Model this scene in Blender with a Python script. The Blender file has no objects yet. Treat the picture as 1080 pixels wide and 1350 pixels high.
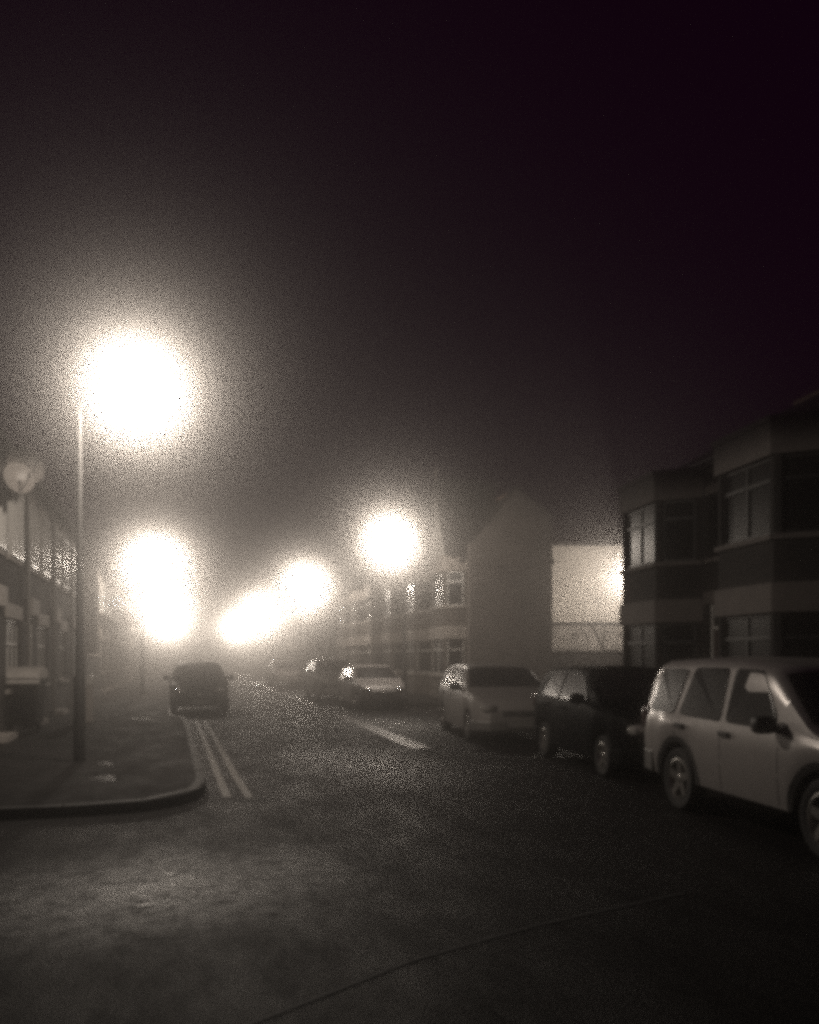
import bpy, bmesh, math, random
from mathutils import Vector, Matrix
random.seed(7)
R = math.radians
S = bpy.context.scene
C = S.collection

# ------------------------------------------------------------ camera, sky, exposure
EYE = 1.72
YAW = R(15.04)                      # street axis is world +Y, the camera looks to the right of it
cam = bpy.data.cameras.new('camera')
cam.sensor_fit = 'VERTICAL'; cam.sensor_height = 24; cam.lens = 24 * 1140 / 1350; cam.shift_y = 193 / 1350
cam.clip_start = 0.1; cam.clip_end = 600
camo = bpy.data.objects.new('camera', cam); C.objects.link(camo)
camo.location = (0, 0, EYE)
camo.rotation_euler = (R(90), 0, -YAW)
S.camera = camo

W = bpy.data.worlds.new('World'); S.world = W; W.use_nodes = True
bg = W.node_tree.nodes['Background']
bg.inputs['Color'].default_value = (0.0155, 0.0002, 0.0130, 1)   # night sky
bg.inputs['Strength'].default_value = 1.0
FOG = 0.038
LAMP_W = 1700.0
S.view_settings.view_transform = 'Standard'
S.view_settings.look = 'None'
S.view_settings.exposure = -1.95
S.view_settings.gamma = 1.0
S.view_settings.use_curve_mapping = False
S.cycles.use_denoising = False
S.cycles.filter_width = 4.4
S.cycles.use_adaptive_sampling = False
S.cycles.max_bounces = 8
S.cycles.diffuse_bounces = 2
S.cycles.glossy_bounces = 2
S.cycles.transmission_bounces = 2
S.cycles.volume_bounces = 6
S.cycles.sample_clamp_indirect = 0.25
S.cycles.caustics_reflective = False
S.cycles.caustics_refractive = False

# ------------------------------------------------------------ materials
def mat(name, col, rough=0.7, metal=0.0, noise=0.0, nscale=5.0, bump=0.0, bscale=30.0, spec=0.5,
        emit=None, estr=0.0, rough_var=0.0, coat=0.0, brick=None):
    m = bpy.data.materials.new(name); m.use_nodes = True
    if emit: m.cycles.emission_sampling = 'NONE'
    nt = m.node_tree; N = nt.nodes; L = nt.links
    b = N['Principled BSDF']
    b.inputs['Base Color'].default_value = (*col, 1)
    b.inputs['Roughness'].default_value = rough
    b.inputs['Metallic'].default_value = metal
    b.inputs['Specular IOR Level'].default_value = spec
    b.inputs['Coat Weight'].default_value = coat; b.inputs['Coat Roughness'].default_value = 0.16
    if emit:
        b.inputs['Emission Color'].default_value = (*emit, 1)
        b.inputs['Emission Strength'].default_value = estr
    tc = N.new('ShaderNodeTexCoord')
    colsock = None
    if brick:
        mp = N.new('ShaderNodeMapping'); L.new(tc.outputs['Object'], mp.inputs['Vector'])
        mp.inputs['Rotation'].default_value = (R(90), 0, 0)
        bt = N.new('ShaderNodeTexBrick'); L.new(mp.outputs[0], bt.inputs['Vector'])
        bt.inputs['Scale'].default_value = 1.0
        bt.inputs['Brick Width'].default_value = 0.225; bt.inputs['Row Height'].default_value = 0.075
        bt.inputs['Mortar Size'].default_value = 0.006
        bt.inputs['Color1'].default_value = (*[c * 0.8 for c in col], 1)
        bt.inputs['Color2'].default_value = (*[min(1, c * 1.2) for c in col], 1)
        bt.inputs['Mortar'].default_value = (*brick, 1)
        colsock = bt.outputs['Color']
    if noise > 0:
        n = N.new('ShaderNodeTexNoise'); n.inputs['Scale'].default_value = nscale; n.inputs['Detail'].default_value = 6
        n.inputs['Roughness'].default_value = 0.65
        L.new(tc.outputs['Object'], n.inputs['Vector'])
        cr = N.new('ShaderNodeMapRange')
        cr.inputs['From Min'].default_value = 0.3; cr.inputs['From Max'].default_value = 0.7
        cr.inputs['To Min'].default_value = 1 - noise; cr.inputs['To Max'].default_value = 1 + noise
        L.new(n.outputs['Fac'], cr.inputs['Value'])
        mx = N.new('ShaderNodeVectorMath'); mx.operation = 'SCALE'
        if colsock: L.new(colsock, mx.inputs[0])
        else: mx.inputs[0].default_value = col
        L.new(cr.outputs[0], mx.inputs['Scale'])
        colsock = mx.outputs[0]
        if rough_var > 0:
            n2 = N.new('ShaderNodeTexNoise'); n2.inputs['Scale'].default_value = 0.9; n2.inputs['Detail'].default_value = 9
            n2.inputs['Roughness'].default_value = 0.72
            mp2 = N.new('ShaderNodeMapping'); mp2.inputs['Scale'].default_value = (1.9, 0.8, 1.0); mp2.inputs['Rotation'].default_value = (0, 0, R(20))
            L.new(tc.outputs['Object'], mp2.inputs['Vector']); L.new(mp2.outputs[0], n2.inputs['Vector'])
            rr = N.new('ShaderNodeMapRange')
            rr.inputs['From Min'].default_value = 0.38; rr.inputs['From Max'].default_value = 0.62
            rr.inputs['To Min'].default_value = rough - rough_var; rr.inputs['To Max'].default_value = rough + rough_var
            L.new(n2.outputs['Fac'], rr.inputs['Value']); L.new(rr.outputs[0], b.inputs['Roughness'])
            sr = N.new('ShaderNodeMapRange')      # wetter (smoother) areas are also shinier
            sr.inputs['From Min'].default_value = 0.30; sr.inputs['From Max'].default_value = 0.66
            sr.inputs['To Min'].default_value = spec; sr.inputs['To Max'].default_value = spec * 0.45
            L.new(n2.outputs['Fac'], sr.inputs['Value']); L.new(sr.outputs[0], b.inputs['Specular IOR Level'])
    if colsock: L.new(colsock, b.inputs['Base Color'])
    if bump > 0:
        n3 = N.new('ShaderNodeTexNoise'); n3.inputs['Scale'].default_value = bscale; n3.inputs['Detail'].default_value = 4
        L.new(tc.outputs['Object'], n3.inputs['Vector'])
        bp = N.new('ShaderNodeBump'); bp.inputs['Strength'].default_value = bump; bp.inputs['Distance'].default_value = 0.02
        L.new(n3.outputs['Fac'], bp.inputs['Height']); L.new(bp.outputs[0], b.inputs['Normal'])
    return m

M = dict(
    asphalt=mat('wet asphalt', (0.012, 0.0105, 0.0105), 0.50, spec=0.07, noise=0.22, nscale=9, bump=0.9, bscale=80, rough_var=0.07),
    patch=mat('asphalt patch', (0.010, 0.009, 0.009), 0.6, spec=0.04, noise=0.3, nscale=14, bump=0.5, bscale=70),
    soil=mat('ground', (0.05, 0.046, 0.043), 0.9, noise=0.3, nscale=2),
    paving=mat('paving', (0.011, 0.010, 0.0098), 0.78, spec=0.06, noise=0.3, nscale=4, bump=0.3, bscale=30, rough_var=0.1),
    kerb=mat('kerb stone', (0.016, 0.0145, 0.0135), 0.6, spec=0.15, noise=0.3, nscale=8, bump=0.2),
    puddle=mat('puddle', (0.012, 0.011, 0.011), 0.34, spec=0.16, bump=0.3, bscale=14),
    white_paint=mat('worn white paint', (0.15, 0.14, 0.133), 0.38, noise=0.75, nscale=7, bump=0.3, bscale=60),
    yellow_paint=mat('worn yellow paint', (0.075, 0.068, 0.06), 0.5, noise=0.35, nscale=11, bump=0.3, bscale=60),
    mottled=mat('stained render', (0.32, 0.30, 0.28), 0.9, noise=0.6, nscale=2.2, bump=0.5, bscale=9),
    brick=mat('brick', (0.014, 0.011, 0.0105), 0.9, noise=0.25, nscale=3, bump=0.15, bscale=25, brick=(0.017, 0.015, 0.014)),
    end_wall=mat('smoothed render', (0.22, 0.20, 0.188), 0.9, noise=0.3, nscale=1.2, bump=0.2, bscale=20),
    brick_pale=mat('pale brick', (0.09, 0.078, 0.07), 0.85, noise=0.25, nscale=3, bump=0.15, bscale=25, brick=(0.11, 0.10, 0.09)),
    render=mat('pale render', (0.62, 0.58, 0.53), 0.85, noise=0.16, nscale=1.3, bump=0.15, bscale=18),
    stone_dark=mat('weathered stone', (0.11, 0.096, 0.09), 0.8, noise=0.2, nscale=4),
    stone=mat('painted stone', (0.34, 0.31, 0.285), 0.75, noise=0.12, nscale=5),
    slate=mat('slate roof', (0.06, 0.056, 0.055), 0.55, noise=0.25, nscale=6, bump=0.3, bscale=12),
    upvc=mat('white window frame', (0.62, 0.60, 0.57), 0.4, noise=0.06, nscale=6),
    frame_dark=mat('dull window frame', (0.02, 0.018, 0.0175), 0.5, noise=0.1, nscale=6),
    glass=mat('dark window glass', (0.012, 0.011, 0.011), 0.3, spec=0.15, noise=0.05, nscale=3),
    door=mat('door paint', (0.08, 0.06, 0.055), 0.4, noise=0.1, nscale=6),
    pipe=mat('cast pipe', (0.16, 0.15, 0.14), 0.4, noise=0.1, nscale=6),
    pot=mat('chimney pot', (0.22, 0.15, 0.12), 0.8, noise=0.2, nscale=9),
    lamp_grey=mat('painted lamp steel', (0.015, 0.014, 0.0135), 0.6, 0.1, noise=0.15, nscale=7),
    lamp_glow=mat('lit lantern bowl', (0.9, 0.85, 0.75), 0.3, emit=(1.0, 0.90, 0.74), estr=6, noise=0.02),
    silver=mat('silver car paint', (0.33, 0.31, 0.30), 0.34, 0.4, noise=0.05, nscale=3, coat=0.6),
    silver_dull=mat('dull silver paint', (0.11, 0.105, 0.10), 0.45, 0.2, noise=0.06, nscale=3),
    silver_mid=mat('silver grey paint', (0.24, 0.225, 0.215), 0.45, 0.2, noise=0.06, nscale=3),
    pale_paint=mat('pale car paint', (0.30, 0.28, 0.27), 0.45, 0.1, noise=0.06, nscale=3),
    black_paint=mat('black car paint', (0.004, 0.0037, 0.004), 0.5, 0.0, noise=0.1, nscale=3, spec=0.03, coat=0.0),
    rubber=mat('rubber', (0.015, 0.014, 0.014), 0.8, noise=0.15, nscale=12),
    plastic=mat('black plastic', (0.020, 0.019, 0.019), 0.55, noise=0.1, nscale=9),
    alloy=mat('alloy', (0.62, 0.60, 0.57), 0.25, 0.9, noise=0.08, nscale=8),
    car_glass=mat('car glass', (0.014, 0.013, 0.013), 0.2, spec=0.45, noise=0.05, nscale=3),
    lens=mat('headlight lens', (0.60, 0.58, 0.55), 0.12, 0.6, noise=0.2, nscale=25, coat=1.0),
    red_lens=mat('tail light', (0.03, 0.012, 0.012), 0.2, noise=0.1, nscale=20, coat=1.0),
    plate=mat('number plate', (0.22, 0.21, 0.20), 0.4, noise=0.05, nscale=10),
    bin=mat('bin plastic', (0.010, 0.009, 0.009), 0.6, spec=0.15, noise=0.15, nscale=6),
    bin_lid=mat('bin lid', (0.50, 0.47, 0.44), 0.38, noise=0.15, nscale=6),
    dish=mat('dish steel', (0.26, 0.24, 0.225), 0.45, noise=0.15, nscale=5),
    sign=mat('sign board', (0.05, 0.045, 0.045), 0.5, noise=0.15, nscale=5),
)

# two puddled, smoother areas of the road where films of water lie between the stones
def wet_areas(m, areas):
    nt = m.node_tree; N = nt.nodes; L = nt.links; b = N['Principled BSDF']
    tc = N.new('ShaderNodeTexCoord'); tot = None
    for cx, cy, rx, ry, rz in areas:
        mp = N.new('ShaderNodeMapping'); mp.vector_type = 'TEXTURE'
        mp.inputs['Location'].default_value = (cx, cy, 0); mp.inputs['Rotation'].default_value = (0, 0, rz); mp.inputs['Scale'].default_value = (rx, ry, 1)
        L.new(tc.outputs['Object'], mp.inputs['Vector'])
        g = N.new('ShaderNodeTexGradient'); g.gradient_type = 'QUADRATIC_SPHERE'; L.new(mp.outputs[0], g.inputs['Vector'])
        if tot is None: tot = g.outputs['Fac']
        else:
            a = N.new('ShaderNodeMath'); a.operation = 'MAXIMUM'; L.new(tot, a.inputs[0]); L.new(g.outputs['Fac'], a.inputs[1]); tot = a.outputs[0]
    n = N.new('ShaderNodeTexNoise'); n.inputs['Scale'].default_value = 5.5; n.inputs['Detail'].default_value = 10; n.inputs['Roughness'].default_value = 0.75
    L.new(tc.outputs['Object'], n.inputs['Vector'])
    k = N.new('ShaderNodeMapRange'); k.inputs['From Min'].default_value = 0.38; k.inputs['From Max'].default_value = 0.60; L.new(n.outputs['Fac'], k.inputs['Value'])
    w = N.new('ShaderNodeMath'); w.operation = 'MULTIPLY'; L.new(k.outputs[0], w.inputs[0]); L.new(tot, w.inputs[1])
    for sock, target in (('Specular IOR Level', 1.0), ('Roughness', 0.27)):
        src = b.inputs[sock].links[0].from_socket
        mx = N.new('ShaderNodeMix'); L.new(w.outputs[0], mx.inputs['Factor']); L.new(src, mx.inputs['A']); mx.inputs['B'].default_value = target
        L.new(mx.outputs['Result'], b.inputs[sock])
KC, KS = math.cos(YAW), math.sin(YAW)
wet_areas(M['asphalt'], [(-0.3, 6.7, 2.4, 1.7, 0.3), (-0.75 * KC + 14.2 * KS, 14.2 * KC + 0.75 * KS, 1.8, 4.0, 0.1), (5.6, 22, 2.2, 5, 0)])

# ------------------------------------------------------------ mesh helpers
class MB:
    def __init__(s): s.v = []; s.f = []; s.sm = False
    def add(s, vs, fs, T=None):
        n = len(s.v)
        for p in vs:
            p = Vector(p)
            s.v.append(tuple(T @ p) if T is not None else tuple(p))
        s.f += [tuple(i + n for i in f) for f in fs]
        return s
    def box(s, x0, x1, y0, y1, z0, z1, T=None):
        return s.add([(x0, y0, z0), (x1, y0, z0), (x1, y1, z0), (x0, y1, z0), (x0, y0, z1), (x1, y0, z1), (x1, y1, z1), (x0, y1, z1)],
              [(0, 3, 2, 1), (4, 5, 6, 7), (0, 1, 5, 4), (1, 2, 6, 5), (2, 3, 7, 6), (3, 0, 4, 7)], T)
    def prism(s, poly, z0, z1, T=None):
        n = len(poly)
        return s.add([(x, y, z0) for x, y in poly] + [(x, y, z1) for x, y in poly],
              [tuple(range(n - 1, -1, -1)), tuple(range(n, 2 * n))] + [(i, (i + 1) % n, n + (i + 1) % n, n + i) for i in range(n)], T)
    def tube(s, pts, rads, seg=12, T=None):
        pts = [Vector(p) for p in pts]; n = len(pts); vs = []; fs = []
        for i, p in enumerate(pts):
            d = (pts[min(i + 1, n - 1)] - pts[max(i - 1, 0)]).normalized()
            a = Vector((0, 0, 1)) if abs(d.z) < 0.9 else Vector((1, 0, 0))
            u = d.cross(a).normalized(); w = d.cross(u)
            for k in range(seg):
                t = 2 * math.pi * k / seg
                vs.append(p + (u * math.cos(t) + w * math.sin(t)) * rads[i])
        for i in range(n - 1):
            for k in range(seg):
                fs.append((i * seg + k, i * seg + (k + 1) % seg, (i + 1) * seg + (k + 1) % seg, (i + 1) * seg + k))
        fs.append(tuple(range(seg))[::-1]); fs.append(tuple(range((n - 1) * seg, n * seg)))
        return s.add(vs, fs, T)
    def lathe(s, prof, seg=24, T=None):          # prof: (radius, height along z)
        vs = []; fs = []; n = len(prof)
        for r, z in prof:
            for k in range(seg):
                t = 2 * math.pi * k / seg; vs.append((r * math.cos(t), r * math.sin(t), z))
        for i in range(n - 1):
            for k in range(seg):
                fs.append((i * seg + k, i * seg + (k + 1) % seg, (i + 1) * seg + (k + 1) % seg, (i + 1) * seg + k))
        return s.add(vs, fs, T)
    def ell(s, c, r, T=None, seg=14, rings=8, p=1.0):
        vs = []; fs = []
        def sp(v): return math.copysign(abs(v) ** p, v)
        for i in range(rings + 1):
            a = math.pi * i / rings
            for k in range(seg):
                t = 2 * math.pi * k / seg
                vs.append((c[0] + r[0] * sp(math.sin(a)) * sp(math.cos(t)), c[1] + r[1] * sp(math.sin(a)) * sp(math.sin(t)), c[2] + r[2] * sp(math.cos(a))))
        for i in range(rings):
            for k in range(seg):
                fs.append((i * seg + k, (i + 1) * seg + k, (i + 1) * seg + (k + 1) % seg, i * seg + (k + 1) % seg))
        return s.add(vs, fs, T)
    def build(s, name, m, parent=None, smooth=False, bevel=0.0):
        me = bpy.data.meshes.new(name); me.from_pydata(s.v, [], s.f); me.update()
        bm = bmesh.new(); bm.from_mesh(me)
        bmesh.ops.remove_doubles(bm, verts=bm.verts, dist=1e-5)
        bmesh.ops.recalc_face_normals(bm, faces=bm.faces)
        bm.to_mesh(me); bm.free()
        if smooth:
            me.shade_smooth(); me.set_sharp_from_angle(angle=R(38))
        me.materials.append(m)
        o = bpy.data.objects.new(name, me); C.objects.link(o)
        if parent: o.parent = parent
        if bevel:
            b = o.modifiers.new('bevel', 'BEVEL'); b.width = bevel; b.segments = 2; b.limit_method = 'ANGLE'; b.harden_normals = False
        return o

def empty(name, label, cat, loc=(0, 0, 0), rz=0, group=None):
    o = bpy.data.objects.new(name, None); C.objects.link(o); o.location = loc; o.rotation_euler = (0, 0, rz)
    o.empty_display_size = 0.2
    return tag(o, label, cat, group)
def tag(o, label, cat, group=None):
    o['label'] = label; o['category'] = cat
    if group: o['group'] = group
    return o
def kids(o): return [c for c in o.children]
def copy_tree(o, loc=None, rz=None, label=None, parent=None):
    c = o.copy(); C.objects.link(c); c.parent = parent
    if loc is not None: c.location = loc
    if rz is not None: c.rotation_euler = (0, 0, rz)
    if label: c['label'] = label
    for ch in kids(o): copy_tree(ch, parent=c)
    return c
def struct(o): o['kind'] = 'structure'; return o
def sheet(name, m, poly, z, parent=None):
    o = MB().add([(x, y, z) for x, y in poly], [tuple(range(len(poly)))]).build(name, m, parent)
    return o

def K(x, z):  # right / forward of the camera axis -> world
    return (x * math.cos(YAW) + z * math.sin(YAW), z * math.cos(YAW) - x * math.sin(YAW))
# near right part of the street turns 5.4 degrees clockwise from the far part
BT = R(-5.38)
def B(s, d):                            # (right, forward) in the near frame -> world
    return (s * math.cos(BT) - d * math.sin(BT), s * math.sin(BT) + d * math.cos(BT))

# ------------------------------------------------------------ ground, roads, pavements
struct(sheet('ground', M['soil'], [(-140, -20), (140, -20), (140, 250), (-140, 250)], -0.012))
road = struct(sheet('road', M['asphalt'], [(-60, -8), (40, -8), (40, 34), (7.45, 34), (7.45, 180), (-0.5, 180), (-0.5, 12), (-60, 12)], 0.0))
def curve_pts(p0, p1, p2, n=8):
    p0, p1, p2 = Vector(p0), Vector(p1), Vector(p2)
    return [tuple((1 - t) ** 2 * p0 + 2 * t * (1 - t) * p1 + t * t * p2) for t in [i / n for i in range(n + 1)]]
KH = 0.125
def pavement(name, kerb, back):
    """kerb: polyline of the kerb; back: the rest of the outline"""
    pv = struct(MB().prism([(x, y) for x, y in kerb] + back, -0.01, KH - 0.006).build(name, M['paving']))
    # kerb stones, 0.9 m each
    P = [Vector(p) for p in kerb]
    acc = [0.0]
    for a, b in zip(P, P[1:]): acc.append(acc[-1] + (b - a).length)
    def at(t):
        for i in range(len(P) - 1):
            if t <= acc[i + 1] or i == len(P) - 2:
                q = (t - acc[i]) / max(1e-6, acc[i + 1] - acc[i]); return P[i].lerp(P[i + 1], q)
    c0 = back[0] if back else (0, 0)
    st = None; t = 0.0; cen = sum((Vector(p) for p in back), Vector((0, 0))) / len(back)
    n = 0
    while t + 0.9 < acc[-1] and n < 60:
        a = at(t); b = at(t + 0.905); mid = (a + b) / 2; d = (b - a)
        ang = math.atan2(d.y, d.x)
        nr = Vector((-d.y, d.x)).normalized()
        if nr.dot(cen - mid) < 0: nr = -nr
        if st is None:
            st = MB().box(-0.448, 0.448, -0.065, 0.065, -0.02, KH).build('kerb_stone', M['kerb'], pv, bevel=0.015)
            o = st
        else:
            o = st.copy(); C.objects.link(o)
        o.location = (mid.x + nr.x * 0.055, mid.y + nr.y * 0.055, random.uniform(-0.004, 0.003))
        o.rotation_euler = (0, 0, ang + random.uniform(-0.006, 0.006))
        t += 0.915; n += 1
    return pv
kl = [(-14, 10.35), (-5, 10.1), (-1.77, 10.01), (-1.03, 10.03)] + curve_pts((-0.5, 10.12), (0.3, 10.4), (0.36, 11.6))[0:] + [(0.30, 21), (0.22, 24.5), (-0.15, 25.4), (-0.15, 40), (-0.3, 120)]
pav_left = pavement('pavement_left', kl, [(-3.3, 120), (-60, 120), (-60, 10.6)])
kr = [B(6.5, -6), B(6.5, 19.5)] + curve_pts(B(6.5, 19.5), B(6.55, 22.2), B(9.2, 22.4))[1:] + [B(26, 22.9)]
pav_right = pavement('pavement_right', kr, [B(26, 18), B(9.6, 18), B(9.6, -6)])
kf = [(22, 30.0), (9.6, 29.3)] + curve_pts((9.6, 29.3), (7.5, 29.2), (7.45, 31.4))[1:] + [(7.45, 62), (7.5, 120)]
pav_far = pavement('pavement_far_right', kf, [(12.5, 120), (12.5, 31.5), (22, 31.5)])
# painted lines and marks on the road
def strip(name, m, pts, w, z=0.004, parent=road):
    P = [Vector(p) for p in pts]; L = []; Rr = []
    for i, p in enumerate(P):
        d = (P[min(i + 1, len(P) - 1)] - P[max(i - 1, 0)]).normalized(); n = Vector((-d.y, d.x)) * w / 2
        L.append(p + n); Rr.append(p - n)
    vs = [(*q, z) for q in L] + [(*q, z) for q in Rr]; n = len(P)
    return MB().add(vs, [(i, i + 1, n + i + 1, n + i) for i in range(n - 1)]).build(name, m, parent)
strip('yellow_line', M['yellow_paint'], [(0.60, 10.9), (0.58, 13), (0.55, 21), (0.50, 24.6)], 0.10)
strip('yellow_line', M['yellow_paint'], [(0.86, 10.8), (0.82, 13), (0.78, 21), (0.72, 24.6)], 0.10)
strip('parking_line', M['white_paint'], [(4.50, 15.9), (4.62, 20), (4.76, 25.5)], 0.40)
strip('parking_line', M['white_paint'], [(5.0, 32), (5.05, 60)], 0.12)
strip('tar_seam', M['rubber'], [(-0.3, 3.55), (0.3, 4.1), (1.3, 4.75), (2.2, 5.15), (3.6, 5.6)], 0.03)
sheet('resurfaced_patch', M['patch'], [(-3.0, 8.9), (-1.9, 8.75), (-1.8, 9.2), (-2.9, 9.35)], 0.004, road)
# iron covers
def cover(x, y, z, w, l, rz, label, parent=None):
    T = Matrix.Rotation(rz, 4, 'Z')
    o = MB().box(-w / 2, w / 2, -l / 2, l / 2, 0, 0.008)
    for i in range(5):
        for j in range(4):
            cx = -w / 2 + w * (i + 0.5) / 5; cy = -l / 2 + l * (j + 0.5) / 4
            o.box(cx - w * 0.06, cx + w * 0.06, cy - l * 0.08, cy + l * 0.08, 0.008, 0.012)
    o = o.build('drain_cover', M['lamp_grey']); o.location = (x, y, z); o.rotation_euler = (0, 0, rz)
    tag(o, label, 'drain cover')
    return o
cover(-0.95, 24.0, KH - 0.004, 0.45, 0.6, 0.1, 'small iron cover glinting in the left pavement before the parked dark hatchback')
def puddle(x, y, z, rx, ry, rz, par):
    pts = []
    for k in range(26):
        t = 2 * math.pi * k / 26; q = 1 + 0.22 * math.sin(3 * t + x) + 0.15 * math.sin(5 * t + y)
        pts.append((x + q * (rx * math.cos(t) * math.cos(rz) - ry * math.sin(t) * math.sin(rz)), y + q * (rx * math.cos(t) * math.sin(rz) + ry * math.sin(t) * math.cos(rz))))
    return sheet('puddle', M['puddle'], pts, z, par)
puddle(-0.95, 12.2, KH - 0.002, 0.16, 0.30, 0.2, pav_left)
puddle(-1.05, 13.9, KH - 0.002, 0.10, 0.25, 0.2, pav_left)
puddle(-0.22, 6.3, 0.004, 0.07, 0.03, 0.1, road)
puddle(-0.05, 7.15, 0.004, 0.05, 0.03, 0.1, road)

# ------------------------------------------------------------ houses
# local frame: facade on y = 0 facing -Y, x along the street, depth towards +Y
def wall_holes(mb, x0, x1, z0, z1, holes, y0, y1, T=None):
    xs = sorted({x0, x1, *[h[0] for h in holes], *[h[1] for h in holes]}); zs = sorted({z0, z1, *[h[2] for h in holes], *[h[3] for h in holes]})
    for i in range(len(xs) - 1):
        j = 0
        while j < len(zs) - 1:
            cx = (xs[i] + xs[i + 1]) / 2
            def solid(k):
                cz = (zs[k] + zs[k + 1]) / 2
                return not any(h[0] < cx < h[1] and h[2] < cz < h[3] for h in holes)
            if solid(j):
                k = j
                while k + 1 < len(zs) - 1 and solid(k + 1): k += 1
                mb.box(xs[i], xs[i + 1], y0, y1, zs[j], zs[k + 1], T); j = k + 1
            else: j += 1
def window(root, x0, x1, z0, z1, y, T=None, top=0.36, mull=1, mid=False, fm='upvc'):
    """frame with a top light over a taller pane; the opening's face is at y, the window sits behind it"""
    fw = 0.06; f = MB(); ya, yb = y + 0.05, y + 0.11
    f.box(x0, x0 + fw, ya, yb, z0, z1, T); f.box(x1 - fw, x1, ya, yb, z0, z1, T)
    f.box(x0 + fw, x1 - fw, ya, yb, z0, z0 + fw, T); f.box(x0 + fw, x1 - fw, ya, yb, z1 - fw, z1, T)
    zt = z1 - top * (z1 - z0) if not mid else (z0 + z1) / 2
    f.box(x0 + fw, x1 - fw, ya - 0.01, yb, zt - 0.035, zt + 0.035, T)
    for k in range(1, mull):
        xm = x0 + (x1 - x0) * k / mull
        f.box(xm - 0.025, xm + 0.025, ya + 0.002, yb, z0 + fw, zt - 0.035, T); f.box(xm - 0.025, xm + 0.025, ya + 0.002, yb, zt + 0.035, z1 - fw, T)
    fo = f.build('window', M[fm], root)
    MB().box(x0 + fw, x1 - fw, ya + 0.03, ya + 0.045, z0 + fw, zt - 0.035, T).build('pane', M['glass'], fo)
    MB().box(x0 + fw, x1 - fw, ya + 0.025, ya + 0.04, zt + 0.035, z1 - fw, T).build('pane', M['glass'], fo)
    return fo
def chimney(root_roof, x, y, z0, h):
    c = MB().box(x - 0.28, x + 0.28, y - 0.5, y + 0.5, z0, z0 + h); c.box(x - 0.33, x + 0.33, y - 0.55, y + 0.55, z0 + h - 0.25, z0 + h - 0.1)
    for q in (-0.3, 0.0, 0.3): c.lathe([(0.11, z0 + h), (0.09, z0 + h + 0.35), (0.12, z0 + h + 0.36), (0.12, z0 + h + 0.42), (0.07, z0 + h + 0.42), (0.07, z0 + h)], 10, Matrix.Translation((x, y + q, 0)))
    c.build('chimney', M['brick'], root_roof)
def house_shell(root, Wd, Dp, H, holes, wm, ridge=2.3):
    w = MB(); wall_holes(w, 0, Wd, 0, H, holes, 0, 0.25)
    w.box(0, Wd, 0.25, Dp, 0, H)
    # gable triangles
    w.add([(0, 0.0, H), (0, Dp, H), (0, Dp / 2, H + ridge), (Wd, 0.0, H), (Wd, Dp, H), (Wd, Dp / 2, H + ridge)], [(0, 1, 2), (5, 4, 3), (0, 3, 4, 1)])
    w.build('wall', wm, root)
    r = MB(); t = 0.14; ov = 0.22
    sl = ridge / (Dp / 2)
    for sgn in (0, 1):
        ya, yb = (-ov, Dp / 2) if sgn == 0 else (Dp + ov, Dp / 2)
        za, zb = H - ov * sl + 0.01, H + ridge + 0.01
        r.add([(0, ya, za), (Wd, ya, za), (Wd, yb, zb), (0, yb, zb), (0, ya, za + t), (Wd, ya, za + t), (Wd, yb, zb + t), (0, yb, zb + t)],
              [(0, 3, 2, 1), (4, 5, 6, 7), (0, 1, 5, 4), (1, 2, 6, 5), (2, 3, 7, 6), (3, 0, 4, 7)])
    ro = r.build('roof', M['slate'], root)
    rt = MB().tube([(0, Dp / 2, H + ridge + 0.15), (Wd, Dp / 2, H + ridge + 0.15)], [0.1, 0.1], 8).build('ridge_tiles', M['pot'], ro)
    chimney(ro, Wd - 0.3, Dp / 2, H + ridge - 0.3, 1.3)
    g = MB().tube([(0, -ov - 0.03, H - ov * sl + 0.02), (Wd, -ov - 0.03, H - ov * sl + 0.02)], [0.055, 0.055], 8).build('gutter', M['plastic'], root)
    return ro
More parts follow.
